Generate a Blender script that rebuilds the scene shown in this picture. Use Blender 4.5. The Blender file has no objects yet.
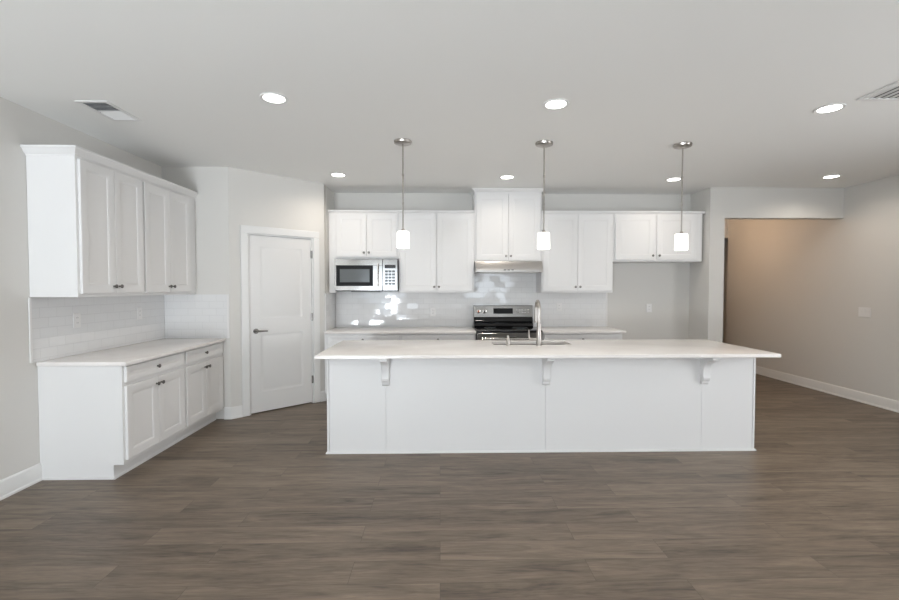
import bpy, bmesh, math, random
from math import sin, cos, pi, atan, atan2, radians, hypot
from mathutils import Vector, Matrix
random.seed(4)
C = bpy.context.scene.collection
S = bpy.context.scene
H = 2.745                                   # ceiling height
XL, XR, YB, YR = -3.0, 5.30, 6.29, -3.2     # left wall, right wall, back wall, rear wall

# ------------------------------------------------------------------ camera
FPX = 450.0
cd = bpy.data.cameras.new('camera'); cam = bpy.data.objects.new('camera', cd); C.objects.link(cam)
cd.sensor_fit = 'HORIZONTAL'; cd.sensor_width = 36.0; cd.lens = FPX * 36.0 / 899.0
cd.clip_start = 0.05; cd.clip_end = 200
cam.location = (0, 0, 1.447)
cam.rotation_euler = (pi/2 - atan(13/FPX), 0, -atan(9.5/FPX))
S.camera = cam

# ------------------------------------------------------------------ world, daylight, exposure
S.view_settings.view_transform = 'Standard'
S.view_settings.look = 'None'
S.view_settings.gamma = 1.0
S.view_settings.use_curve_mapping = False
S.view_settings.exposure = 0.34
w = bpy.data.worlds.new('world'); S.world = w; w.use_nodes = True
w.node_tree.nodes['Background'].inputs[0].default_value = (0.72, 0.84, 1.0, 1)
w.node_tree.nodes['Background'].inputs[1].default_value = 1.0

def area(name, loc, rot, sx, sy, power, col):
    l = bpy.data.lights.new(name, 'AREA'); l.shape = 'RECTANGLE'; l.size = sx; l.size_y = sy
    l.energy = power; l.color = col
    o = bpy.data.objects.new(name, l); C.objects.link(o); o.location = loc; o.rotation_euler = rot
    return o
DAY = (0.80, 0.91, 1.0)
PATIO = (-2.60, -1.20, 0.06, 2.10)          # x0 x1 z0 z1 of the glazed rear door
WINDOW = (1.15, 2.25, 0.80, 2.10)
for n, (x0, x1, z0, z1), pw in (('daylight_patio', PATIO, 36), ('daylight_window', WINDOW, 24)):
    area(n, ((x0+x1)/2, YR-0.16, (z0+z1)/2), (pi/2, 0, 0), x1-x0, z1-z0, pw, DAY)

# fill lamps added outside the rear glazing, aimed up to brighten the ceiling
area('upward_fill', ((PATIO[0]+PATIO[1])/2, YR-1.7, 0.0), (pi-0.6, 0, 0), 3.6, 2.4, 1380, (0.89, 0.945, 1.0))
area('upward_fill', ((WINDOW[0]+WINDOW[1])/2, YR-1.7, 0.0), (pi-0.6, 0, 0), 3.2, 2.4, 520, (0.90, 0.95, 1.0))

FILLWIN = (0.30, 2.60, 0.70, 2.10)         # y0 y1 z0 z1 of an unseen window added to light the left cabinets
area('side_fill', (XR+0.20, (FILLWIN[0]+FILLWIN[1])/2, (FILLWIN[2]+FILLWIN[3])/2), (pi/2, 0, pi/2), FILLWIN[1]-FILLWIN[0], FILLWIN[3]-FILLWIN[2], 72, (0.98, 0.985, 1.0))  # added fill from the right for the left cabinet doors

CAN_W = 3.6          # watts of one recessed downlight
CAN_COL = (1.0, 0.89, 0.77)

# ------------------------------------------------------------------ materials
def mat(name, col, rough=0.5, metal=0.0, emit=None, es=0.0, spec=0.5, coat=0.0):
    m = bpy.data.materials.new(name); m.use_nodes = True
    b = m.node_tree.nodes['Principled BSDF']
    b.inputs['Base Color'].default_value = (*col, 1); b.inputs['Roughness'].default_value = rough
    b.inputs['Metallic'].default_value = metal; b.inputs['Specular IOR Level'].default_value = spec
    b.inputs['Coat Weight'].default_value = coat
    if emit: b.inputs['Emission Color'].default_value = (*emit, 1); b.inputs['Emission Strength'].default_value = es
    return m
def nd(m, t, **kw):
    n = m.node_tree.nodes.new(t)
    for k, v in kw.items():
        if k in n.inputs.keys(): n.inputs[k].default_value = v
        else: setattr(n, k, v)
    return n
def lk(m, a, b): m.node_tree.links.new(a, b)
def bump(m, scale, strength, dist=0.002, detail=4):
    b = m.node_tree.nodes['Principled BSDF']; tc = nd(m, 'ShaderNodeTexCoord')
    n = nd(m, 'ShaderNodeTexNoise', Scale=scale, Detail=detail); lk(m, tc.outputs['Object'], n.inputs['Vector'])
    bp = nd(m, 'ShaderNodeBump', Strength=strength, Distance=dist); lk(m, n.outputs['Fac'], bp.inputs['Height'])
    lk(m, bp.outputs['Normal'], b.inputs['Normal'])
    return m

WALL = bump(mat('wall_paint', (0.70, 0.685, 0.655), 0.75), 180, 0.12)
CEIL = bump(mat('ceiling_paint', (0.90, 0.90, 0.88), 0.9), 120, 0.15)
TRIM = mat('trim_paint', (0.80, 0.80, 0.79), 0.35)
CAB = bump(mat('cabinet_paint', (0.83, 0.825, 0.82), 0.4), 60, 0.03, 0.001)
DOORP = mat('door_paint', (0.77, 0.765, 0.755), 0.35)
PLATE = mat('white_plastic', (0.82, 0.81, 0.80), 0.3)
SLOT = mat('slot_dark', (0.05, 0.05, 0.05), 0.6)
NICKEL = mat('brushed_nickel', (0.45, 0.42, 0.39), 0.28, 1.0)
PEWTER = mat('dark_pewter', (0.20, 0.19, 0.18), 0.3, 1.0)
CHROME = mat('polished_steel', (0.62, 0.60, 0.57), 0.16, 1.0)
BLACK = mat('black_glass', (0.008, 0.008, 0.009), 0.06, 0, spec=0.6)
BLACKM = mat('black_enamel', (0.02, 0.02, 0.021), 0.3)
SMOKE = mat('smoked_glass', (0.10, 0.11, 0.115), 0.12, 0)
DARKV = mat('vent_shade', (0.05, 0.05, 0.055), 0.8)  # near-black standing in for shade inside the vents
LENS = mat('lit_lens', (0.9, 0.9, 0.9), 0.4, emit=(1.0, 0.96, 0.90), es=9.0)
SHADE = mat('lit_frosted_glass', (0.9, 0.9, 0.88), 0.35, emit=(1.0, 0.96, 0.90), es=2.2)
RED = mat('reflection_copper', (0.45, 0.16, 0.10), 0.35, 0.6)  # orange reflection painted as the colour of a knob face

def stainless():
    m = mat('stainless_steel', (0.32, 0.31, 0.30), 0.26, 1.0)
    b = m.node_tree.nodes['Principled BSDF']; tc = nd(m, 'ShaderNodeTexCoord')
    mp = nd(m, 'ShaderNodeMapping'); mp.inputs['Scale'].default_value = (3, 3, 260)
    n = nd(m, 'ShaderNodeTexNoise', Scale=1.0, Detail=2.0)
    lk(m, tc.outputs['Object'], mp.inputs['Vector']); lk(m, mp.outputs['Vector'], n.inputs['Vector'])
    r = nd(m, 'ShaderNodeMapRange'); r.inputs['To Min'].default_value = 0.08; r.inputs['To Max'].default_value = 0.17
    lk(m, n.outputs['Fac'], r.inputs['Value']); lk(m, r.outputs['Result'], b.inputs['Roughness'])
    return m
STEEL = stainless()
HOODS = mat('satin_stainless', (0.62, 0.60, 0.58), 0.30, 1.0)
DISP = mat('display_black', (0.008, 0.008, 0.009), 0.45, spec=0.2)

def quartz():
    m = mat('white_quartz', (0.8, 0.78, 0.76), 0.22)
    b = m.node_tree.nodes['Principled BSDF']; tc = nd(m, 'ShaderNodeTexCoord')
    n = nd(m, 'ShaderNodeTexNoise', Scale=2.2, Detail=8.0, Distortion=1.6); lk(m, tc.outputs['Object'], n.inputs['Vector'])
    r = nd(m, 'ShaderNodeValToRGB'); e = r.color_ramp.elements
    e[0].position = 0.42; e[0].color = (0.85, 0.815, 0.79, 1); e[1].position = 0.56; e[1].color = (0.88, 0.85, 0.825, 1)
    lk(m, n.outputs['Fac'], r.inputs['Fac']); lk(m, r.outputs['Color'], b.inputs['Base Color'])
    return m
QUARTZ = quartz()

def tile():
    m = mat('subway_tile', (0.78, 0.78, 0.78), 0.07)
    b = m.node_tree.nodes['Principled BSDF']; tc = nd(m, 'ShaderNodeTexCoord')
    sx = nd(m, 'ShaderNodeSeparateXYZ'); lk(m, tc.outputs['Object'], sx.inputs[0])
    cx = nd(m, 'ShaderNodeCombineXYZ'); lk(m, sx.outputs['X'], cx.inputs['X']); lk(m, sx.outputs['Z'], cx.inputs['Y'])
    br = nd(m, 'ShaderNodeTexBrick', Scale=1.0)
    br.inputs['Brick Width'].default_value = 0.152; br.inputs['Row Height'].default_value = 0.076
    br.inputs['Mortar Size'].default_value = 0.0018; br.inputs['Mortar Smooth'].default_value = 0.4
    br.inputs['Color1'].default_value = (0, 0, 0, 1); br.inputs['Color2'].default_value = (1, 1, 1, 1)
    br.inputs['Mortar'].default_value = (0.5, 0.5, 0.5, 1)
    lk(m, cx.outputs[0], br.inputs['Vector'])
    mx = nd(m, 'ShaderNodeMix', data_type='RGBA')
    mx.inputs[6].default_value = (0.80, 0.80, 0.80, 1); mx.inputs[7].default_value = (0.66, 0.66, 0.66, 1)
    lk(m, br.outputs['Fac'], mx.inputs[0]); lk(m, mx.outputs[2], b.inputs['Base Color'])
    rr = nd(m, 'ShaderNodeMapRange'); rr.inputs['To Min'].default_value = 0.06; rr.inputs['To Max'].default_value = 0.6
    lk(m, br.outputs['Fac'], rr.inputs['Value']); lk(m, rr.outputs['Result'], b.inputs['Roughness'])
    wn = nd(m, 'ShaderNodeTexWhiteNoise', noise_dimensions='3D'); lk(m, br.outputs['Color'], wn.inputs['Vector'])
    sub = nd(m, 'ShaderNodeVectorMath', operation='SUBTRACT'); sub.inputs[1].default_value = (0.5, 0.5, 0.5); lk(m, wn.outputs['Color'], sub.inputs[0])
    sc = nd(m, 'ShaderNodeVectorMath', operation='SCALE'); sc.inputs['Scale'].default_value = 0.055; lk(m, sub.outputs[0], sc.inputs[0])
    bp = nd(m, 'ShaderNodeBump', Strength=0.5, Distance=0.002, invert=True); lk(m, br.outputs['Fac'], bp.inputs['Height'])
    ad = nd(m, 'ShaderNodeVectorMath', operation='ADD'); lk(m, bp.outputs['Normal'], ad.inputs[0]); lk(m, sc.outputs[0], ad.inputs[1])
    no = nd(m, 'ShaderNodeVectorMath', operation='NORMALIZE'); lk(m, ad.outputs[0], no.inputs[0]); lk(m, no.outputs[0], b.inputs['Normal'])
    return m
TILE = tile()

def planks():
    m = mat('vinyl_planks', (0.2, 0.16, 0.13), 0.42)
    b = m.node_tree.nodes['Principled BSDF']; tc = nd(m, 'ShaderNodeTexCoord')
    br = nd(m, 'ShaderNodeTexBrick', Scale=1.0, offset=0.37, offset_frequency=2)
    br.inputs['Brick Width'].default_value = 1.22; br.inputs['Row Height'].default_value = 0.18
    br.inputs['Mortar Size'].default_value = 0.0012; br.inputs['Mortar Smooth'].default_value = 0.3
    br.inputs['Color1'].default_value = (0, 0, 0, 1); br.inputs['Color2'].default_value = (1, 1, 1, 1)
    br.inputs['Mortar'].default_value = (0.5, 0.5, 0.5, 1)
    lk(m, tc.outputs['Object'], br.inputs['Vector'])
    # grain shifted per plank
    off = nd(m, 'ShaderNodeVectorMath', operation='MULTIPLY'); off.inputs[1].default_value = (37, 11, 5); lk(m, br.outputs['Color'], off.inputs[0])
    av = nd(m, 'ShaderNodeVectorMath', operation='ADD'); lk(m, tc.outputs['Object'], av.inputs[0]); lk(m, off.outputs[0], av.inputs[1])
    def grain(scale, detail, dist):
        mp = nd(m, 'ShaderNodeMapping'); mp.inputs['Scale'].default_value = scale
        lk(m, av.outputs[0], mp.inputs['Vector'])
        n = nd(m, 'ShaderNodeTexNoise', Scale=1.0, Detail=detail, Distortion=dist, Roughness=0.6); lk(m, mp.outputs['Vector'], n.inputs['Vector'])
        return n.outputs['Fac']
    g1 = grain((1.1, 9, 1), 8.0, 1.4); g2 = grain((7, 75, 1), 8.0, 0.8)
    def math(op, a, bb):
        n = nd(m, 'ShaderNodeMath', operation=op)
        for i, v in enumerate((a, bb)):
            if isinstance(v, (int, float)): n.inputs[i].default_value = v
            else: lk(m, v, n.inputs[i])
        return n.outputs[0]
    s = math('ADD', math('MULTIPLY', g1, 0.62), math('MULTIPLY', g2, 0.38))
    sepc = nd(m, 'ShaderNodeSeparateColor'); lk(m, br.outputs['Color'], sepc.inputs[0])
    s = math('ADD', s, math('MULTIPLY', math('SUBTRACT', sepc.outputs[0], 0.5), 0.09))
    r = nd(m, 'ShaderNodeValToRGB'); e = r.color_ramp.elements
    e[0].position = 0.33; e[0].color = (0.056, 0.041, 0.029, 1); e[1].position = 0.68; e[1].color = (0.255, 0.200, 0.148, 1)
    k = e.new(0.48); k.color = (0.152, 0.115, 0.084, 1)
    lk(m, s, r.inputs['Fac'])
    mx = nd(m, 'ShaderNodeMix', data_type='RGBA'); mx.inputs[7].default_value = (0.07, 0.052, 0.042, 1)
    lk(m, br.outputs['Fac'], mx.inputs[0]); lk(m, r.outputs['Color'], mx.inputs[6]); lk(m, mx.outputs[2], b.inputs['Base Color'])
    bp = nd(m, 'ShaderNodeBump', Strength=0.12, Distance=0.002); lk(m, s, bp.inputs['Height']); lk(m, bp.outputs['Normal'], b.inputs['Normal'])
    return m
FLOOR = planks()

def pane_glass():
    m = bpy.data.materials.new('window_glass'); m.use_nodes = True
    nt = m.node_tree; nt.nodes.remove(nt.nodes['Principled BSDF'])
    t = nd(m, 'ShaderNodeBsdfTransparent'); g = nd(m, 'ShaderNodeBsdfGlossy', Roughness=0.02)
    mx = nd(m, 'ShaderNodeMixShader'); mx.inputs[0].default_value = 0.06
    lk(m, t.outputs[0], mx.inputs[1]); lk(m, g.outputs[0], mx.inputs[2]); lk(m, mx.outputs[0], nt.nodes['Material Output'].inputs['Surface'])
    return m
GLASS = pane_glass()

# ------------------------------------------------------------------ mesh helpers
def NB(): return bmesh.new()
def box(bm, x0, x1, y0, y1, z0, z1, bev=0.0, seg=1):
    r = bmesh.ops.create_cube(bm, size=1.0)
    for v in r['verts']:
        v.co = ((x0+x1)/2 + v.co.x*(x1-x0), (y0+y1)/2 + v.co.y*(y1-y0), (z0+z1)/2 + v.co.z*(z1-z0))
    if bev > 0:
        es = {e for v in r['verts'] for e in v.link_edges}
        bmesh.ops.bevel(bm, geom=list(es), offset=bev, segments=seg, profile=0.5, affect='EDGES')
    return bm
def prism(bm, pts, axis, a, b):
    """pts: 2D outline; axis 'x': pts are (y,z); 'y': (x,z); 'z': (x,y)"""
    def co(p, t): return {'x': (t, p[0], p[1]), 'y': (p[0], t, p[1]), 'z': (p[0], p[1], t)}[axis]
    va = [bm.verts.new(co(p, a)) for p in pts]; vb = [bm.verts.new(co(p, b)) for p in pts]
    n = len(pts); fs = [bm.faces.new(va), bm.faces.new(vb[::-1])]
    for i in range(n): fs.append(bm.faces.new((va[i], vb[i], vb[(i+1) % n], va[(i+1) % n])))
    bmesh.ops.recalc_face_normals(bm, faces=fs)
    return bm
def lathe(bm, prof, loc=(0, 0, 0), axis='z', n=24):
    """prof: (radius, height) along axis; closed by caps when radius is 0"""
    rings = []
    for r, hh in prof:
        ring = []
        for i in range(n if r > 1e-6 else 1):
            t = 2*pi*i/n; a, b = r*cos(t), r*sin(t)
            p = {'z': (a, b, hh), 'y': (a, hh, b), 'x': (hh, a, b)}[axis]
            ring.append(bm.verts.new((loc[0]+p[0], loc[1]+p[1], loc[2]+p[2])))
        rings.append(ring)
    fs = []
    for A, B in zip(rings, rings[1:]):
        if len(A) == 1 and len(B) == 1: continue
        for i in range(n):
            j = (i+1) % n
            if len(A) == 1: fs.append(bm.faces.new((A[0], B[i], B[j])))
            elif len(B) == 1: fs.append(bm.faces.new((A[i], B[0], A[j])))
            else: fs.append(bm.faces.new((A[i], B[i], B[j], A[j])))
    bmesh.ops.recalc_face_normals(bm, faces=fs)
    return bm
def tube(bm, pts, rad, n=14):
    pts = [Vector(p) for p in pts]; rads = rad if isinstance(rad, (list, tuple)) else [rad]*len(pts)
    rings = []; up = None
    for i, p in enumerate(pts):
        d = (pts[min(i+1, len(pts)-1)] - pts[max(i-1, 0)]).normalized()
        if up is None:
            up = d.orthogonal().normalized()
        up = (up - d*up.dot(d)).normalized(); s = d.cross(up)
        rings.append([bm.verts.new(p + (up*cos(2*pi*k/n) + s*sin(2*pi*k/n))*rads[i]) for k in range(n)])
    fs = [bm.faces.new(rings[0]), bm.faces.new(rings[-1])]
    for A, B in zip(rings, rings[1:]):
        for k in range(n): fs.append(bm.faces.new((A[k], A[(k+1) % n], B[(k+1) % n], B[k])))
    bmesh.ops.recalc_face_normals(bm, faces=fs)
    return bm
def sweep(bm, path, prof):
    """path: 2D points walked so that the outside is on the right; prof: closed outline of (out, z)"""
    P = [Vector(p) for p in path]; offs = []
    nrm = []
    for a, b in zip(P, P[1:]):
        d = (b-a).normalized(); nrm.append(Vector((d.y, -d.x)))
    for i in range(len(P)):
        if i == 0: offs.append(nrm[0])
        elif i == len(P)-1: offs.append(nrm[-1])
        else:
            m = (nrm[i-1]+nrm[i]).normalized(); offs.append(m / m.dot(nrm[i]))
    rings = [[bm.verts.new((p.x+o.x*u, p.y+o.y*u, z)) for u, z in prof] for p, o in zip(P, offs)]
    n = len(prof); fs = [bm.faces.new(rings[0]), bm.faces.new(rings[-1])]
    for A, B in zip(rings, rings[1:]):
        for k in range(n): fs.append(bm.faces.new((A[k], A[(k+1) % n], B[(k+1) % n], B[k])))
    bmesh.ops.recalc_face_normals(bm, faces=fs)
    return bm
def profiled(bm, x0, x1, z0, z1, loops, yb):
    """a panel facing -y: back at yb, then rectangles (inset, y) from the rim to the centre"""
    allr = []
    for ins, y in [(0, yb)] + loops:
        allr.append([bm.verts.new(c) for c in ((x0+ins, y, z0+ins), (x1-ins, y, z0+ins), (x1-ins, y, z1-ins), (x0+ins, y, z1-ins))])
    fs = [bm.faces.new(allr[0]), bm.faces.new(allr[-1])]
    for A, B in zip(allr, allr[1:]):
        for k in range(4): fs.append(bm.faces.new((A[k], A[(k+1) % 4], B[(k+1) % 4], B[k])))
    bmesh.ops.recalc_face_normals(bm, faces=fs)
    return bm
def obj(name, bm, m, parent=None, loc=(0, 0, 0), rz=0.0, label=None, cat=None, group=None, kind=None):
    me = bpy.data.meshes.new(name); bm.to_mesh(me); bm.free()
    for p in me.polygons: p.use_smooth = True
    me.set_sharp_from_angle(angle=radians(32))
    me.materials.append(m)
    o = bpy.data.objects.new(name, me); C.objects.link(o); o.location = loc; o.rotation_euler = (0, 0, rz)
    if parent: o.parent = parent
    return tag(o, label, cat, group, kind)
def tag(o, label=None, cat=None, group=None, kind=None):
    for k, v in (('label', label), ('category', cat), ('group', group), ('kind', kind)):
        if v: o[k] = v
    return o
def thing(name, label, cat, loc=(0, 0, 0), rz=0.0, group=None):
    o = bpy.data.objects.new(name, None); C.objects.link(o); o.location = loc; o.rotation_euler = (0, 0, rz)
    o.empty_display_size = 0.1
    return tag(o, label, cat, group)
def struct(name, bm, m, parent=None, **kw):
    return obj(name, bm, m, parent, kind='structure', **kw)
def bx(*a, **k): return box(NB(), *a, **k)

# ------------------------------------------------------------------ setting
T = 0.12
AX, AY, BX_, BY_ = -2.29, 4.95, -1.46, 5.73
XA, XJ, YH, ZH = 3.525, 3.72, 5.83, 2.35       # alcove side wall, hall jamb, header plane, header underside
YE = 8.20                                      # end of the hall
struct('floor', bx(XL-T, XR+T, YR-T, 10.2, -0.1, 0), FLOOR)
struct('ceiling', bx(XL-T, XR+T, YR-T, 10.2, H, H+0.1), CEIL)
struct('wall_left', bx(XL-T, XL, YR, 6.6, 0, H), WALL)
struct('wall_stub', bx(XL, AX, AY, AY+T, 0, H), WALL)
PANG = atan2(BY_-AY, BX_-AX); PLEN = hypot(BX_-AX, BY_-AY)
DX0, DX1, DZ = 0.195, 0.985, 2.055            # pantry door opening along that wall
b = NB(); box(b, 0, DX0, 0, T, 0, H); box(b, DX1, PLEN, 0, T, 0, H); box(b, DX0, DX1, 0, T, DZ, H)
struct('wall_pantry', b, WALL, loc=(AX, AY, 0), rz=PANG)
struct('wall_return', bx(BX_-T, BX_, BY_+0.09, YB, 0, H), WALL)
struct('wall_back', bx(XL-T, XJ, YB, YB+T, 0, H), WALL)
# pier between the fridge alcove and the hall, with the header over the opening
b = NB(); box(b, XA, XJ, YH, YB, 0, H); box(b, XJ, XR, YH, YH+0.13, ZH, H)
struct('wall_header', b, WALL)
b = NB()
box(b, XR, XR+T, YR, FILLWIN[0], 0, H); box(b, XR, XR+T, FILLWIN[1], YE, 0, H)
box(b, XR, XR+T, FILLWIN[0], FILLWIN[1], 0, FILLWIN[2]); box(b, XR, XR+T, FILLWIN[0], FILLWIN[1], FILLWIN[3], H)
struct('wall_right', b, WALL)
struct('wall_hall', bx(XJ-T, XJ, YB+T, YE, 0, H), WALL)
b = NB(); box(b, XJ-T, 4.10, YE, YE+T, 0, H); box(b, 4.10, XR+T, YE, YE+T, ZH, H)
struct('wall_end', b, WALL)
b = NB(); box(b, 4.0, 4.1, YE+T, 10.1, 0, H); box(b, XR+0.6, XR+0.7, YE, 10.1, 0, H); box(b, 4.0, XR+0.7, 10.1, 10.2, 0, H); box(b, XR+T, XR+0.7, YE-0.1, YE, 0, H)
box(b, XR, XR+0.7, YE, 10.2, H, H+0.1); box(b, XR, XR+0.7, YE, 10.2, -0.1, 0)
struct('wall_far', b, WALL)
# rear wall behind the viewer with its glazed door and window
b = NB()
xs = [XL, PATIO[0], PATIO[1], WINDOW[0], WINDOW[1], XR]
box(b, xs[0], xs[1], YR-T, YR, 0, H); box(b, xs[2], xs[3], YR-T, YR, 0, H); box(b, xs[4], xs[5], YR-T, YR, 0, H)
box(b, xs[1], xs[2], YR-T, YR, PATIO[3], H); box(b, xs[1], xs[2], YR-T, YR, 0, PATIO[2])
box(b, xs[3], xs[4], YR-T, YR, WINDOW[3], H); box(b, xs[3], xs[4], YR-T, YR, 0, WINDOW[2])
struct('wall_rear', b, WALL)
def glazed(name, x0, x1, z0, z1, bars_x, bars_z, loc=(0, YR, 0), rz=0.0):
    b = NB(); f = 0.05; ya, yb = -0.10, -0.04
    box(b, x0, x0+f, ya, yb, z0, z1); box(b, x1-f, x1, ya, yb, z0, z1); box(b, x0+f, x1-f, ya, yb, z0, z0+f); box(b, x0+f, x1-f, ya, yb, z1-f, z1)
    for q in bars_x: box(b, q-0.025, q+0.025, ya+0.01, yb-0.01, z0+f, z1-f)
    for q in bars_z: box(b, x0+f, x1-f, ya+0.02, yb-0.02, q-0.02, q+0.02)
    r = struct(name, b, TRIM, loc=loc, rz=rz)
    obj('pane', bx(x0+f, x1-f, -0.074, -0.068, z0+f, z1-f), GLASS, r)
glazed('door_2', *PATIO[:2], *PATIO[2:], [(PATIO[0]+PATIO[1])/2], [])
glazed('window_1', *WINDOW[:2], *WINDOW[2:], [], [(WINDOW[2]+WINDOW[3])/2])
glazed('fill_window', *FILLWIN, [(FILLWIN[0]+FILLWIN[1])/2], [], (XR, 0, 0), pi/2)  # unseen window, added as the opening for the side fill

# baseboards (profile: out from the wall, height)
BASE = [(0, 0), (0.022, 0), (0.022, 0.014), (0.014, 0.022), (0.014, 0.112), (0.009, 0.126), (0.006, 0.130), (0, 0.130)]
struct('baseboard_left', sweep(NB(), [(XL, 3.398), (XL, YR)][::-1], BASE), TRIM)
ud = Vector((cos(PANG), sin(PANG)))
p0, p1 = Vector((AX, AY)), Vector((AX, AY)) + ud*(DX0-0.080)
struct('baseboard_pantry', sweep(NB(), [(-2.36, AY), tuple(p0), tuple(p1)], BASE), TRIM)
q0 = Vector((AX, AY)) + ud*(DX1+0.080)
struct('baseboard_return', sweep(NB(), [tuple(q0), (BX_, BY_)], BASE), TRIM)
struct('baseboard_back', sweep(NB(), [(2.33, YB), (XA, YB), (XA, YH), (XJ, YH)], BASE), TRIM)
struct('baseboard_right', sweep(NB(), [(XR, YE), (XR, YR)], BASE), TRIM)
struct('baseboard_rear', sweep(NB(), [(PATIO[0]-0.05, YR), (XL, YR)][::1], BASE), TRIM)

# pantry door: local x along the wall, -y towards the room
b = NB(); box(b, DX0, DX0+0.018, 0, T, 0, DZ); box(b, DX1-0.018, DX1, 0, T, 0, DZ); box(b, DX0+0.018, DX1-0.018, 0, T, DZ-0.018, DZ)
dr = struct('door_1', b, TRIM, loc=(AX, AY, 0), rz=PANG)
def door_leaf():
    b = NB(); x0, x1, z0, z1 = DX0+0.021, DX1-0.021, 0.012, DZ-0.021; yf, yb = 0.012, 0.047
    st = 0.118
    zz = [z0, z0+0.225, 0.905, 1.085, z1-0.125, z1]
    box(b, x0, x0+st, yf, yb, z0, z1); box(b, x1-st, x1, yf, yb, z0, z1)
    for a, c in ((zz[0], zz[1]), (zz[2], zz[3]), (zz[4], zz[5])): box(b, x0+st, x1-st, yf, yb, a, c)
    for a, c in ((zz[1], zz[2]), (zz[3], zz[4])):
        profiled(b, x0+st, x1-st, a, c, [(0, yf), (0.012, yf+0.005), (0.022, yf+0.006), (0.044, yf+0.002), (0.048, yf+0.0015)], yb-0.004)
    return b, (x0, x1, z0, z1)
b, (lx0, lx1, lz0, lz1) = door_leaf()
leaf = obj('door_leaf', b, DOORP, dr)
b = NB()
CP = 0.078
for xa, xb in ((DX0-CP, DX0+0.004), (DX1-0.004, DX1+CP)):
    box(b, xa, xb, -0.017, 0, 0, DZ-0.004, 0.004)
box(b, DX0-CP, DX1+CP, -0.017, 0, DZ-0.004, DZ+CP, 0.004)
obj('casing', b, TRIM, dr)
for zh in (0.25, 1.03, 1.80):
    b = NB(); lathe(b, [(0, 0), (0.011, 0), (0.011, 0.095), (0, 0.095)], (DX1-0.0195, 0.003, zh), n=10); obj('hinge', b, PEWTER, dr)
b = NB(); hx, hz = lx0+0.065, 0.945
lathe(b, [(0, yy) if i in (0, 3) else (0.030, yy) for i, yy in enumerate((0.012, 0.012, 0.003, 0.003))], (hx, 0, hz), 'y', 20)
lathe(b, [(0.011, 0.003), (0.011, -0.045), (0, -0.045)], (hx, 0, hz), 'y', 14)
tube(b, [(hx-0.012, -0.042, hz), (hx+0.03, -0.044, hz), (hx+0.075, -0.042, hz), (hx+0.115, -0.036, hz-0.002)], [0.011, 0.010, 0.009, 0.008])
tag(obj('lever_handle', b, PEWTER, dr), 'dark metal lever handle')

# ------------------------------------------------------------------ tile backsplashes (local x along the wall, front towards -y)
def splash(name, label, loc, rz, x0, x1, z0, z1, t=0.010, trims=()):
    r = thing(name, label, 'backsplash', loc, rz, 'white subway tile backsplashes')
    obj('tile_field', bx(x0, x1, -t, -0.0018, z0, z1), TILE, r)
    for xa, xb in trims: obj('edge_trim', bx(xa, xb, -t-0.003, -0.0018, z0, z1, 0.002), PLATE, r)
    return r
CT = 0.89                                      # worktop height
splash('tile_backsplash', 'white tile backsplash on the left wall behind the side worktop', (XL, 0, 0), pi/2, 3.355, 4.948, CT, 1.370, trims=((3.335, 3.355),))
splash('tile_backsplash', 'short white tile backsplash on the stub wall at the far end of the side worktop', (0, AY, 0), 0, XL+0.012, -2.315, CT, 1.366, trims=((-2.315, -2.295),))
splash('tile_backsplash', 'long white tile backsplash on the back wall either side of the stove', (0, YB, 0), 0, BX_+0.012, 2.335, CT, 1.76, trims=((2.335, 2.357),))
splash('tile_backsplash', 'narrow white tile return beside the pantry corner under the microwave', (BX_, 0, 0), pi/2, 5.70+0.03, YB-0.014, CT, 1.366, trims=((5.71, 5.73),))

# ------------------------------------------------------------------ cabinets: local x across, y into the wall from the face, z up from the base
def front_panel(x0, x1, z0, z1, sw=0.058, t=0.020):
    return profiled(NB(), x0, x1, z0, z1, [(0, -t+0.003), (0.003, -t), (sw, -t), (sw+0.005, -t+0.0030), (sw+0.014, -t+0.0040), (sw+0.018, -t+0.0075)], -0.001)
def knob(parent, x, z, m=None, yf=-0.020):
    b = lathe(NB(), [(0, yf), (0.007, yf), (0.006, yf-0.012), (0.009, yf-0.016), (0.0155, yf-0.020), (0.0155, yf-0.026), (0.010, yf-0.030), (0, yf-0.031)], (x, 0, z), 'y', 14)
    return tag(obj('knob', b, m or PEWTER, parent), 'dark metal knob')
def cabinet(name, label, cat, loc, rz, W, D, Hh, doors, drawers=(), toe=None, knobs='bottom', kmat=None, group=None, extra=None):
    r = thing(name, label, cat, loc, rz, group)
    b = NB()
    if toe: prism(b, [(0, toe[1]), (toe[0], toe[1]), (toe[0], 0), (D, 0), (D, Hh), (0, Hh)], 'x', 0, W)
    else: box(b, 0, W, 0, D, 0, Hh, 0.002)
    if extra: extra(b)
    obj('carcass', b, CAB, r)
    for (x0, x1, z0, z1, side) in doors:       # side: where the knob sits
        d = obj('door', front_panel(x0, x1, z0, z1), CAB, r)
        kx = x1-0.029 if side == 'r' else x0+0.029
        knob(d, kx, z0+0.055 if knobs == 'bottom' else z1-0.055, kmat)
    for (x0, x1, z0, z1) in drawers:
        d = obj('drawer', front_panel(x0, x1, z0, z1, 0.030), CAB, r)
        knob(d, (x0+x1)/2, (z0+z1)/2, kmat, -0.010)
    return r
def pair(x0, x1, z0, z1, gap=0.004):
    m = (x0+x1)/2
    return [(x0, m-gap/2, z0, z1, 'r'), (m+gap/2, x1, z0, z1, 'l')]
NK = mat('nickel_knob', (0.30, 0.29, 0.28), 0.3, 1.0)

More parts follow.
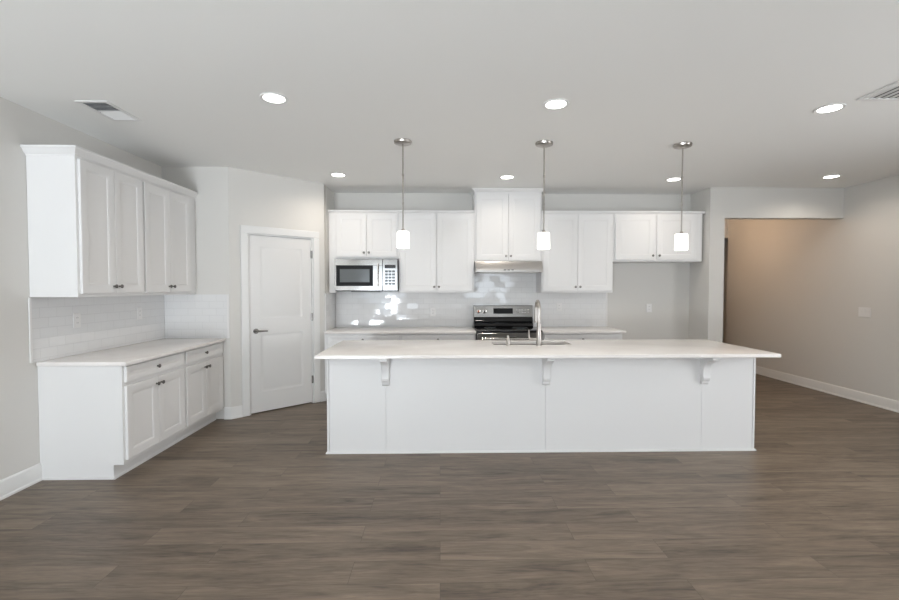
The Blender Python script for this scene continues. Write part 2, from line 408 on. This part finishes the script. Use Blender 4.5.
# left wall run: rz = 90 degrees, local x = world y, local y = -world x
FX = -2.65                                     # face of the left wall cabinets
GL = 'wall cabinets on the left wall'
UZ, UT = 1.372, 2.45
cabinet('upper_cabinet', 'white two-door wall cabinet on the left wall, nearer one with the exposed end', 'cabinet', (FX, 3.35, UZ), pi/2, 0.728, 0.348, 1.068,
        pair(0.022, 0.716, 0.026, 1.012), group=GL)
cabinet('upper_cabinet', 'white two-door wall cabinet on the left wall, farther one against the stub wall', 'cabinet', (FX, 4.08, UZ), pi/2, 0.868, 0.348, 1.068,
        pair(0.012, 0.745, 0.026, 1.012), group=GL)
CROWN = [(0, 0), (0.004, 0), (0.006, 0.012), (0.016, 0.020), (0.030, 0.044), (0.036, 0.050), (0.040, 0.052), (0.040, 0.066), (0, 0.066)]
def crown(name, label, path, z, kind_prof=CROWN):
    return obj(name, sweep(NB(), path, [(u+0.0006, z+v) for u, v in kind_prof]), CAB, label=label, cat='moulding')
crown('crown_moulding', 'white crown moulding along the top of the left wall cabinets',
      [(XL+0.002, 3.35), (FX, 3.35), (FX, 4.948)], 2.398)

BXF = -2.38
GB = 'base cabinets on the left wall'
def shoe_end(b): box(b, -0.006, 0.0, 0.079, 0.618, 0, 0.016)
cabinet('base_cabinet', 'white base cabinet on the left wall, nearer one with the exposed side panel', 'cabinet', (BXF, 3.40, 0), pi/2, 0.802, 0.618, 0.860,
        pair(0.022, 0.785, 0.140, 0.700), [(0.022, 0.785, 0.728, 0.846)], (0.075, 0.108), 'top', group=GB, extra=shoe_end)
cabinet('base_cabinet', 'white base cabinet on the left wall, farther one against the stub wall', 'cabinet', (BXF, 4.204, 0), pi/2, 0.744, 0.618, 0.860,
        pair(0.020, 0.722, 0.140, 0.700), [(0.020, 0.722, 0.728, 0.846)], (0.075, 0.108), 'top', group=GB)
obj('shoe_moulding', sweep(NB(), [(BXF-0.075, 3.394), (BXF-0.075, 4.95-0.024)], [(0, 0), (0.012, 0), (0.012, 0.010), (0.006, 0.018), (0, 0.018)]), TRIM,
    label='thin white shoe moulding along the toe kick of the left base cabinets', cat='moulding')
obj('countertop', bx(XL+0.014, -2.332, 3.376, 4.937, 0.860, CT, 0.004, seg=2), QUARTZ, label='white quartz countertop on the left base cabinets', cat='countertop', group='white quartz countertops')

# back wall uppers
UY = 5.95; UD = YB-UY-0.012
GU = 'wall cabinets on the back wall'
def filler(b): box(b, 0.002, 0.092, -0.004, 0.03, UZ-1.815, 0.02)
cabinet('upper_cabinet', 'short white wall cabinet with two doors directly above the microwave', 'cabinet', (BX_+0.002, UY, 1.815), 0, 0.914, UD, UT-1.815-0.03,
        pair(0.100, 0.893, 0.026, 0.585), kmat=NK, group=GU, extra=filler)
cabinet('upper_cabinet', 'tall white wall cabinet with two doors between the microwave and the range hood', 'cabinet', (-0.543, UY, UZ), 0, 0.996, UD, UT-UZ-0.03,
        pair(0.020, 0.976, 0.022, 1.028), kmat=NK, group=GU)
cabinet('upper_cabinet', 'raised white cabinet with two doors reaching the ceiling above the range hood', 'cabinet', (0.455, UY, 1.784), 0, 0.888, UD, 0.915,
        pair(0.022, 0.868, 0.016, 0.885), kmat=NK, group=GU)
cabinet('upper_cabinet', 'tall white wall cabinet with two doors just right of the range hood', 'cabinet', (1.345, UY, UZ), 0, 0.955, UD, UT-UZ-0.03,
        pair(0.016, 0.940, 0.022, 1.028), kmat=NK, group=GU)
cabinet('upper_cabinet', 'wide short white cabinet with two doors over the empty fridge alcove', 'cabinet', (2.302, UY, 1.786), 0, 1.194, UD, UT-1.786-0.03,
        pair(0.022, 1.100, 0.022, 0.614, 0.03), kmat=PEWTER, group=GU)
TOPM = [(0, 0), (0.004, 0), (0.016, 0.014), (0.020, 0.020), (0.020, 0.034), (-0.30, 0.034), (-0.30, 0.0305), (0, 0.0305)]
crown('cabinet_top_moulding', 'white top moulding over the wall cabinets left of the range hood', [(BX_+0.002, UY), (0.452, UY)], 2.420, TOPM)
crown('cabinet_top_moulding', 'white top moulding over the wall cabinets right of the range hood', [(1.346, UY), (XA-0.003, UY)], 2.420, TOPM)
HC = [(0, 0), (0.006, 0), (0.012, 0.012), (0.026, 0.030), (0.030, 0.034), (0.030, 0.044), (0, 0.044)]
crown('crown_moulding', 'white crown moulding where the range hood cabinet meets the ceiling', [(0.455, YB-0.02), (0.455, UY), (1.343, UY), (1.343, YB-0.02)], 2.700, HC)

# back wall base run
BY = 5.66; BD = YB-BY-0.014
GBB = 'base cabinets on the back wall'
cabinet('base_cabinet', 'white base cabinet on the back wall under the microwave', 'cabinet', (BX_+0.012, BY, 0), 0, 0.948, BD, 0.860,
        pair(0.04, 0.928, 0.140, 0.700), [(0.04, 0.928, 0.728, 0.846)], (0.075, 0.108), 'top', NK, GBB)
cabinet('base_cabinet', 'white base cabinet on the back wall immediately left of the stove', 'cabinet', (-0.498, BY, 0), 0, 0.948, BD, 0.860,
        pair(0.02, 0.928, 0.140, 0.700), [(0.02, 0.928, 0.728, 0.846)], (0.075, 0.108), 'top', NK, GBB)
cabinet('base_cabinet', 'white base cabinet on the back wall between the stove and the fridge alcove', 'cabinet', (1.297, BY, 0), 0, 1.020, BD, 0.860,
        pair(0.02, 1.000, 0.140, 0.700), [(0.02, 1.000, 0.728, 0.846)], (0.075, 0.108), 'top', NK, GBB)
obj('countertop', bx(BX_+0.014, 0.452, BY-0.040, YB-0.012, 0.860, CT, 0.004, seg=2), QUARTZ, label='white quartz countertop on the back wall left of the stove', cat='countertop', group='white quartz countertops')
obj('countertop', bx(1.296, 2.352, BY-0.040, YB-0.014, 0.860, CT, 0.004, seg=2), QUARTZ, label='white quartz countertop on the back wall right of the stove', cat='countertop', group='white quartz countertops')

# ------------------------------------------------------------------ microwave (over the range height, under its cabinet)
mw = thing('microwave', 'stainless steel over-the-range microwave under the short wall cabinet', 'microwave', (-1.362, 5.885, 1.390))
MW, MH = 0.816, 0.420
obj('body', bx(0, MW, 0.0, 0.385, 0, MH, 0.003), BLACKM, mw)
dw = 0.615
b = NB(); yf = -0.030
box(b, 0.002, dw, yf, -0.001, 0.335, MH-0.003, 0.003); box(b, 0.002, dw, yf, -0.001, 0.012, 0.072, 0.003)
box(b, 0.002, 0.020, yf, -0.001, 0.072, 0.335); box(b, 0.495, dw, yf, -0.001, 0.072, 0.335)
md = obj('door', b, STEEL, mw)
obj('window', profiled(NB(), 0.020, 0.495, 0.072, 0.335, [(0, yf-0.001), (0.044, yf-0.001), (0.046, yf+0.003)], -0.002), DISP, md)
obj('window_screen', bx(0.068, 0.449, yf+0.0005, yf+0.0028, 0.120, 0.287), SMOKE, md)
b = NB(); tube(b, [(0.560, yf-0.036, 0.06), (0.560, yf-0.036, 0.36)], 0.0085)
for zz in (0.075, 0.345): tube(b, [(0.560, yf+0.002, zz), (0.560, yf-0.036, zz)], 0.006)
obj('handle', b, CHROME, md)
cp = obj('control_panel', bx(dw+0.004, MW-0.004, yf, -0.001, 0.012, MH-0.003, 0.003), STEEL, mw)
obj('display', bx(dw+0.03, MW-0.03, yf-0.002, yf+0.001, 0.300, 0.345, 0.001), BLACK, cp)
b = NB()
for i in range(3):
    for j in range(5): box(b, dw+0.034+i*0.046, dw+0.072+i*0.046, yf-0.002, yf+0.001, 0.085+j*0.040, 0.113+j*0.040, 0.001)
obj('keypad', b, SMOKE, cp)
obj('vent_grille', bx(0.20, 0.58, 0.03, 0.30, -0.008, 0.002), BLACKM, mw)

# ------------------------------------------------------------------ range hood
hd = thing('range_hood', 'slim stainless steel range hood under the raised cabinet above the stove', 'range hood', (0.462, 5.80, 1.640))
HW = 0.866
b = prism(NB(), [(0.0, 0.012), (0.0, 0.045), (0.045, 0.142), (0.475, 0.142), (0.475, 0.012)], 'x', 0, HW)
obj('canopy', b, HOODS, hd)
obj('bottom_lip', bx(-0.004, HW+0.004, -0.006, 0.475, 0, 0.014, 0.003), HOODS, hd)
obj('filter', bx(0.06, HW-0.06, 0.05, 0.42, -0.004, 0.001), NICKEL, hd)
for k in range(3): obj('switch', bx(0.36+k*0.05, 0.39+k*0.05, -0.003, 0.004, 0.022, 0.032, 0.001), BLACKM, hd)

# ------------------------------------------------------------------ stove
st = thing('stove', 'stainless steel electric stove with black glass cooktop between the back counters', 'stove', (0.463, 5.64, 0))
SW, SD = 0.822, 0.630
obj('body', bx(0.002, SW-0.002, 0.0, SD, 0.03, 0.878, 0.003), BLACKM, st)
obj('cooktop', bx(0, SW, -0.025, SD-0.09, 0.880, 0.902, 0.004, seg=2), BLACK, st)
for (bxx, byy, rr) in ((0.21, 0.13, 0.105), (0.61, 0.13, 0.085), (0.21, 0.39, 0.085), (0.61, 0.39, 0.105)):
    obj('burner', lathe(NB(), [(rr-0.006, 0.9005), (rr-0.006, 0.9028), (rr, 0.9028), (rr, 0.9005)], (bxx, byy, 0), n=32), SMOKE, st)
# rear console: black curved riser carrying a stainless control panel
b = prism(NB(), [(SD-0.115, 0.890), (SD-0.125, 0.915), (SD-0.110, 0.945), (SD-0.088, 0.955), (SD-0.098, 0.975), (SD-0.090, 1.005), (SD-0.072, 1.034), (SD, 1.034), (SD, 0.880), (SD-0.10, 0.880)], 'x', 0.004, SW-0.004)
obj('riser', b, BLACK, st)
b = prism(NB(), [(SD-0.075, 1.034), (SD-0.055, 1.186), (SD-0.045, 1.192), (SD, 1.192), (SD, 1.034)], 'x', 0, SW)
cs = obj('control_panel', b, STEEL, st)
def onp(z, o=0.0): return SD-0.075 + (z-1.034)*0.020/0.152 - o
b = prism(NB(), [(onp(1.078, 0.003), 1.078), (onp(1.152, 0.003), 1.152), (onp(1.152)+0.004, 1.152), (onp(1.078)+0.004, 1.078)], 'x', 0.275, 0.545)
obj('display', b, DISP, cs)
for kx in (0.065, 0.150):
    b = lathe(NB(), [(0, 0.004), (0.031, 0.004), (0.031, -0.004), (0.025, -0.006), (0.022, -0.028), (0.016, -0.031), (0, -0.031)], (kx, onp(1.112), 1.112), 'y', 20)
    k = obj('control_knob', b, CHROME, cs)
    obj('knob_face', lathe(NB(), [(0.0125, -0.0305), (0.0125, -0.0335), (0, -0.0335)], (kx, onp(1.112), 1.112), 'y', 16), RED if kx < 0.1 else BLACKM, k)  # first face carries the painted orange reflection
b = NB()
for i in range(5):
    for j in range(2):
        z = 1.095+j*0.036
        box(b, 0.585+i*0.040, 0.612+i*0.040, onp(z, 0.0025), onp(z)+0.004, z-0.009, z+0.009, 0.001)
obj('button_pad', b, NICKEL, cs)
b = NB(); box(b, 0.004, SW-0.004, -0.030, -0.001, 0.215, 0.868, 0.004)
od = obj('oven_door', b, STEEL, st)
obj('oven_window', bx(0.13, SW-0.13, -0.033, -0.028, 0.35, 0.67, 0.002), BLACK, od)
b = NB(); tube(b, [(0.06, -0.075, 0.800), (SW-0.06, -0.075, 0.800)], 0.013)
for xx in (0.10, SW-0.10): tube(b, [(xx, -0.028, 0.800), (xx, -0.075, 0.800)], 0.009)
obj('handle', b, CHROME, od)
obj('drawer', bx(0.004, SW-0.004, -0.028, -0.001, 0.045, 0.205, 0.004), STEEL, st)
for xx in (0.04, SW-0.04):
    for yy in (0.05, SD-0.05): obj('foot', lathe(NB(), [(0, 0), (0.018, 0), (0.018, 0.03), (0, 0.03)], (xx, yy, 0), n=12), BLACKM, st)

# ------------------------------------------------------------------ island
IX0, IX1, IY0, IY1, IZ = -0.980, 2.782, 3.892, 4.66, 0.860
isl = thing('kitchen_island', 'long white panelled kitchen island in the middle of the plank floor', 'kitchen island', (0, 0, 0))
b = NB()
box(b, IX0+0.012, IX1-0.012, IY0+0.012, IY0+0.032, 0, IZ); box(b, IX0+0.012, IX1-0.012, IY1-0.02, IY1, 0.1, IZ)
box(b, IX0+0.012, IX1-0.012, IY0+0.032, IY1-0.075, 0, 0.10)
obj('carcass', b, CAB, isl)
for xx in (IX0, IX1-0.018): obj('end_panel', bx(xx, xx+0.018, IY0-0.004, IY1, 0, IZ, 0.002), CAB, isl)
seams = [IX0+0.020, -0.470, 0.923, 2.305, IX1-0.020]
for a, c in zip(seams, seams[1:]): obj('back_panel', bx(a+0.0010, c-0.0010, IY0, IY0+0.012, 0.0, IZ, 0.0012), CAB, isl)
SH = [(0, 0), (0.010, 0), (0.010, 0.008), (0.005, 0.016), (0, 0.016)]
obj('shoe_moulding', sweep(NB(), [(IX1, IY1), (IX1, IY0-0.004), (IX0, IY0-0.004), (IX0, IY1)][::-1], SH), TRIM, isl)
CB = [(0, 0), (-0.175, 0), (-0.175, -0.022), (-0.166, -0.030), (-0.150, -0.034), (-0.125, -0.038), (-0.112, -0.048), (-0.090, -0.054), (-0.066, -0.070), (-0.052, -0.095),
      (-0.046, -0.125), (-0.046, -0.155), (-0.052, -0.170), (-0.048, -0.186), (-0.030, -0.198), (-0.026, -0.215), (-0.012, -0.226), (0, -0.228)]
for xx in (-0.470, 0.923, 2.318):
    b = prism(NB(), [(IY0+y*1.06, IZ+z*1.18) for y, z in CB], 'x', xx-0.032, xx+0.032)
    bmesh.ops.bevel(b, geom=[e for e in b.edges if abs(e.verts[0].co.x-e.verts[1].co.x) < 1e-5], offset=0.003, segments=1, affect='EDGES')
    obj('corbel', b, CAB, isl)

# island worktop with the sink cut-out
CX0, CX1, CY0, CY1 = -1.018, 2.836, 3.668, 4.722
SX0, SX1, SY0, SY1 = 0.520, 1.285, 4.325, 4.600
def slab_with_hole():
    b = NB()
    def rect(x0, x1, y0, y1, z): return [b.verts.new(c) for c in ((x0, y0, z), (x1, y0, z), (x1, y1, z), (x0, y1, z))]
    e = 0.004
    loops = [rect(SX0, SX1, SY0, SY1, IZ), rect(SX0, SX1, SY0, SY1, CT-0.003), rect(SX0-0.003, SX1+0.003, SY0-0.003, SY1+0.003, CT),
             rect(CX0+e, CX1-e, CY0+e, CY1-e, CT), rect(CX0+0.001, CX1-0.001, CY0+0.001, CY1-0.001, CT-0.0015), rect(CX0, CX1, CY0, CY1, CT-e),
             rect(CX0, CX1, CY0, CY1, IZ+e), rect(CX0+e, CX1-e, CY0+e, CY1-e, IZ)]
    n = len(loops)
    for i in range(n):
        A, B = loops[i], loops[(i+1) % n]
        for k in range(4): b.faces.new((A[k], A[(k+1) % 4], B[(k+1) % 4], B[k]))
    bmesh.ops.recalc_face_normals(b, faces=b.faces[:])
    return b
obj('countertop', slab_with_hole(), QUARTZ, label='long white quartz countertop of the kitchen island with overhang', cat='countertop', group='white quartz countertops')
def basin():
    b = NB(); t = 0.012; z0 = 0.66; zt = IZ-0.001
    x0, x1, y0, y1 = SX0-0.004, SX1+0.004, SY0-0.004, SY1+0.004
    box(b, x0-t, x1+t, y0-t, y1+t, z0-t, z0)
    box(b, x0-t, x0, y0-t, y1+t, z0, zt); box(b, x1, x1+t, y0-t, y1+t, z0, zt)
    box(b, x0, x1, y0-t, y0, z0, zt); box(b, x0, x1, y1, y1+t, z0, zt)
    return b
sk = thing('sink', 'stainless steel undermount sink set in the island countertop', 'sink', ((SX0+SX1)/2, (SY0+SY1)/2, 0.648))
o = obj('bowl', basin(), STEEL, sk); o.location = (-(SX0+SX1)/2, -(SY0+SY1)/2, -0.648)
obj('drain', lathe(NB(), [(0.045, 0.0115), (0.045, 0.016), (0.030, 0.014), (0, 0.013)], (0, 0, 0), n=20), CHROME, sk)

# faucet: body, gooseneck leaning to the range side, pull-down spray head, side lever
FXX, FYY = 0.943, 4.262
fa = thing('faucet', 'tall brushed steel pull-down gooseneck faucet at the island sink', 'faucet', (FXX, FYY, CT))
b = NB()
lathe(b, [(0, 0), (0.031, 0), (0.031, 0.008), (0.026, 0.016), (0.025, 0.10), (0.022, 0.14), (0.020, 0.21), (0.017, 0.22), (0, 0.22)], n=20)
obj('base', b, NICKEL, fa)
R = 0.075; dirx, diry = 0.03, 1.0
pts = [(0, 0, 0.20), (0, 0, 0.27), (0, 0, 0.345)]
for i in range(1, 15):
    a = pi*i/14*0.98
    rr = R*(1-cos(a)); pts.append((dirx*rr, diry*rr, 0.345+R*sin(a)))
obj('gooseneck', tube(NB(), pts, 0.0155), NICKEL, fa)
e = pts[-1]
obj('spray_head', tube(NB(), [(e[0], e[1], e[2]+0.005), (e[0], e[1], e[2]-0.03), (e[0], e[1], e[2]-0.12), (e[0], e[1], e[2]-0.145)], [0.016, 0.018, 0.020, 0.018]), NICKEL, fa)
b = NB(); tube(b, [(-0.02, 0, 0.060), (-0.075, 0, 0.062), (-0.094, 0, 0.066)], [0.013, 0.011, 0.010])
tube(b, [(-0.093, 0, 0.062), (-0.096, -0.004, 0.10), (-0.098, -0.01, 0.150)], [0.009, 0.0075, 0.006])
obj('lever', b, NICKEL, fa)
sd = thing('soap_dispenser', 'small brushed steel soap dispenser left of the island faucet', 'soap dispenser', (0.650, 4.265, CT))
obj('base', lathe(NB(), [(0, 0), (0.022, 0), (0.022, 0.006), (0.018, 0.012), (0.017, 0.062), (0.013, 0.070), (0, 0.070)], n=18), NICKEL, sd)
obj('spout', tube(NB(), [(0, 0, 0.064), (0, 0, 0.084), (0, 0.02, 0.088), (0, 0.075, 0.082)], [0.010, 0.010, 0.008, 0.006]), NICKEL, sd)

# ------------------------------------------------------------------ outlets and switches (local x across, front -y)
def outlet(label, loc, rz, group='wall outlets'):
    r = thing('outlet', label, 'outlet', loc, rz, group)
    p = obj('cover_plate', bx(-0.037, 0.037, -0.007, 0, -0.060, 0.060, 0.003), PLATE, r)
    for zz in (-0.021, 0.021):
        f = obj('receptacle', bx(-0.017, 0.017, -0.0085, -0.006, zz-0.015, zz+0.015, 0.001), PLATE, r)
        b = NB()
        for xx in (-0.007, 0.005): box(b, xx, xx+0.002, -0.0088, -0.008, zz-0.003, zz+0.007)
        obj('slot', b, SLOT, f)
outlet('white wall outlet on the left tile backsplash near the open end of the side worktop', (XL+0.0101, 3.76, 1.172), pi/2)
outlet('white wall outlet on the left tile backsplash nearer the stub wall', (XL+0.0101, 4.533, 1.185), pi/2)
outlet('white wall outlet on the back tile between the microwave and the stove', (-0.098, YB-0.0101, 1.10), 0)
outlet('white wall outlet on the back tile to the right of the stove', (1.673, YB-0.0101, 1.165), 0)
outlet('white wall outlet on the painted wall inside the fridge alcove', (2.952, YB-0.0001, 1.150), 0)
sw = thing('light_switch', 'white three-gang light switch plate on the right wall', 'light switch', (XR-0.0001, 5.497, 1.133), -pi/2)
obj('cover_plate', bx(-0.082, 0.082, -0.007, 0, -0.060, 0.060, 0.003), PLATE, sw)
for xx in (-0.046, 0, 0.046): obj('rocker', prism(NB(), [(-0.006, -0.033), (-0.0125, 0.033), (-0.006, 0.033)], 'x', xx-0.0165, xx+0.0165), PLATE, sw)

# ------------------------------------------------------------------ pendants
def pendant(label, x, y, zs):
    r = thing('pendant_light', label, 'pendant light', (x, y, H), 0, 'pendant lights over the island')
    obj('canopy', lathe(NB(), [(0, 0), (0.078, 0), (0.080, -0.006), (0.076, -0.022), (0.060, -0.028), (0.012, -0.030), (0, -0.030)], n=32), NICKEL, r)
    b = NB(); zt = zs+0.149-H
    tube(b, [(0, 0, -0.026), (0, 0, zt+0.02)], 0.0065, 12)
    for zc in (-0.30, -0.55): lathe(b, [(0.0065, zc-0.012), (0.0090, zc-0.010), (0.0090, zc+0.010), (0.0065, zc+0.012)], n=12)
    obj('rod', b, NICKEL, r)
    obj('socket_cap', lathe(NB(), [(0, zt+0.022), (0.012, zt+0.022), (0.016, zt+0.006), (0.030, zt+0.002), (0.030, zt-0.006), (0, zt-0.006)], n=20), NICKEL, r)
    b = zs-H
    obj('lamp_shade', lathe(NB(), [(0.022, zt-0.002), (0.050, zt-0.003), (0.053, zt-0.008), (0.056, b+0.004), (0.055, b), (0.052, b), (0.049, zt-0.012), (0.022, zt-0.010)], n=32), SHADE, r)
    obj('bulb', lathe(NB(), [(0, b+0.035), (0.016, b+0.040), (0.026, b+0.062), (0.022, b+0.090), (0.014, b+0.115), (0.014, zt-0.006), (0, zt-0.006)], n=18), LENS, r)
pendant('lit frosted pendant light hanging at the left end of the island', -0.330, 4.05, 1.797)
pendant('lit frosted pendant light hanging over the island beside the range hood cabinet', 0.939, 4.07, 1.791)
pendant('lit frosted pendant light hanging in front of the fridge alcove cabinet', 2.210, 4.09, 1.785)

# ------------------------------------------------------------------ recessed downlights
def downlight(label, x, y, power=CAN_W, col=CAN_COL):
    r = thing('downlight', label, 'recessed light', (x, y, H), 0, 'recessed ceiling downlights')
    obj('trim_ring', lathe(NB(), [(0.070, 0.0), (0.092, 0.0), (0.094, -0.004), (0.090, -0.008), (0.074, -0.006), (0.070, -0.004)], n=32), TRIM, r)
    obj('lens', lathe(NB(), [(0.071, -0.001), (0.073, -0.004), (0.064, -0.0055), (0, -0.006)], n=28), LENS, r)
    l = bpy.data.lights.new('downlight_lamp', 'AREA'); l.shape = 'DISK'; l.size = 0.11; l.energy = power; l.color = col; l.spread = radians(150)
    o = bpy.data.objects.new('downlight_lamp', l); C.objects.link(o); o.parent = r; o.location = (0, 0, -0.012)
downlight('lit recessed ceiling light nearest the ceiling vent over the left aisle', -1.139, 3.155)
downlight('lit recessed ceiling light in front of the middle pendant', 0.824, 3.215)
downlight('lit recessed ceiling light in front of the right end of the island', 2.831, 3.25)
downlight('lit recessed ceiling light in front of the microwave near the pantry corner', -1.176, 5.27)
downlight('lit recessed ceiling light in front of the raised range hood cabinet', 0.792, 5.336, CAN_W*0.8)
downlight('lit recessed ceiling light in front of the fridge alcove cabinet', 2.815, 5.40, CAN_W*0.75)
downlight('lit recessed ceiling light before the hallway opening by the right wall', 4.597, 5.23)

# hallway lamp, above the header and out of view
hl = thing('hall_light', 'warm flush ceiling light inside the hallway', 'ceiling light', (4.25, 7.30, H))
obj('pan', lathe(NB(), [(0, 0), (0.14, 0), (0.14, -0.02), (0.13, -0.025), (0, -0.025)], n=28), NICKEL, hl)
obj('diffuser', lathe(NB(), [(0.125, -0.025), (0.115, -0.05), (0.07, -0.075), (0, -0.085)], n=28), mat('warm_diffuser', (0.9, 0.85, 0.75), 0.4, emit=(1.0, 0.72, 0.46), es=3.0), hl)
l = bpy.data.lights.new('hall_lamp', 'POINT'); l.energy = 9; l.color = (1.0, 0.65, 0.39); l.shadow_soft_size = 0.1
o = bpy.data.objects.new('hall_lamp', l); C.objects.link(o); o.parent = hl; o.location = (0, 0, -0.2)

# ------------------------------------------------------------------ ceiling vents
va = thing('ceiling_vent', 'small white two-way ceiling register over the left cabinets', 'vent', (-2.43, 3.410, H))
wx, wy = 0.112, 0.188
b = NB()
for a in ((-wx, wx, -wy, -wy+0.028), (-wx, wx, wy-0.028, wy), (-wx, -wx+0.028, -wy+0.028, wy-0.028), (wx-0.028, wx, -wy+0.028, wy-0.028)): box(b, *a, -0.007, 0, 0.002)
box(b, -wx+0.028, wx-0.028, -0.006, 0.006, -0.006, 0)
obj('frame', b, TRIM, va)
obj('duct_shade', bx(-wx+0.028, wx-0.028, -wy+0.028, wy-0.028, -0.0012, -0.0002), DARKV, va)  # dark sheet below the ceiling paints the shade behind the louvres
b = NB(); n = 6
for s in (-1, 1):
    for i in range(n):
        yc = s*(0.012 + (i+0.5)*(wy-0.046)/n)
        c, sn = 0.0065*cos(radians(35)), 0.0065*sin(radians(35))
        y0, z0, y1, z1 = (yc-c, -0.0085, yc+c, -0.0015) if s < 0 else (yc-c, -0.0015, yc+c, -0.0085)
        prism(b, [(y0, z0), (y1, z1), (y1, z1+0.0008), (y0, z0+0.0008)], 'x', -wx+0.028, wx-0.028)
obj('louvre', b, TRIM, va)
vb = thing('ceiling_vent', 'large white return-air grille at the right edge of the ceiling', 'vent', (3.185, 2.79, H))
wx, wy = 0.305, 0.305
b = NB()
for a in ((-wx, wx, -wy, -wy+0.035), (-wx, wx, wy-0.035, wy), (-wx, -wx+0.042, -wy+0.035, wy-0.035), (wx-0.042, wx, -wy+0.035, wy-0.035)): box(b, *a, -0.010, 0, 0.003)
obj('frame', b, TRIM, vb)
obj('duct_shade', bx(-wx+0.035, wx-0.035, -wy+0.035, wy-0.035, -0.0012, -0.0002), DARKV, vb)  # thin dark sheet in place of a shaded cavity
b = NB(); n = 11
for i in range(n):
    xc = -wx+0.035 + (i+0.5)*(2*wx-0.07)/n
    prism(b, [(xc-0.009, -0.0020), (xc+0.005, -0.0110), (xc+0.008, -0.0100), (xc-0.006, -0.0013)], 'y', -wy+0.035, wy-0.035)
obj('louvre', b, TRIM, vb)
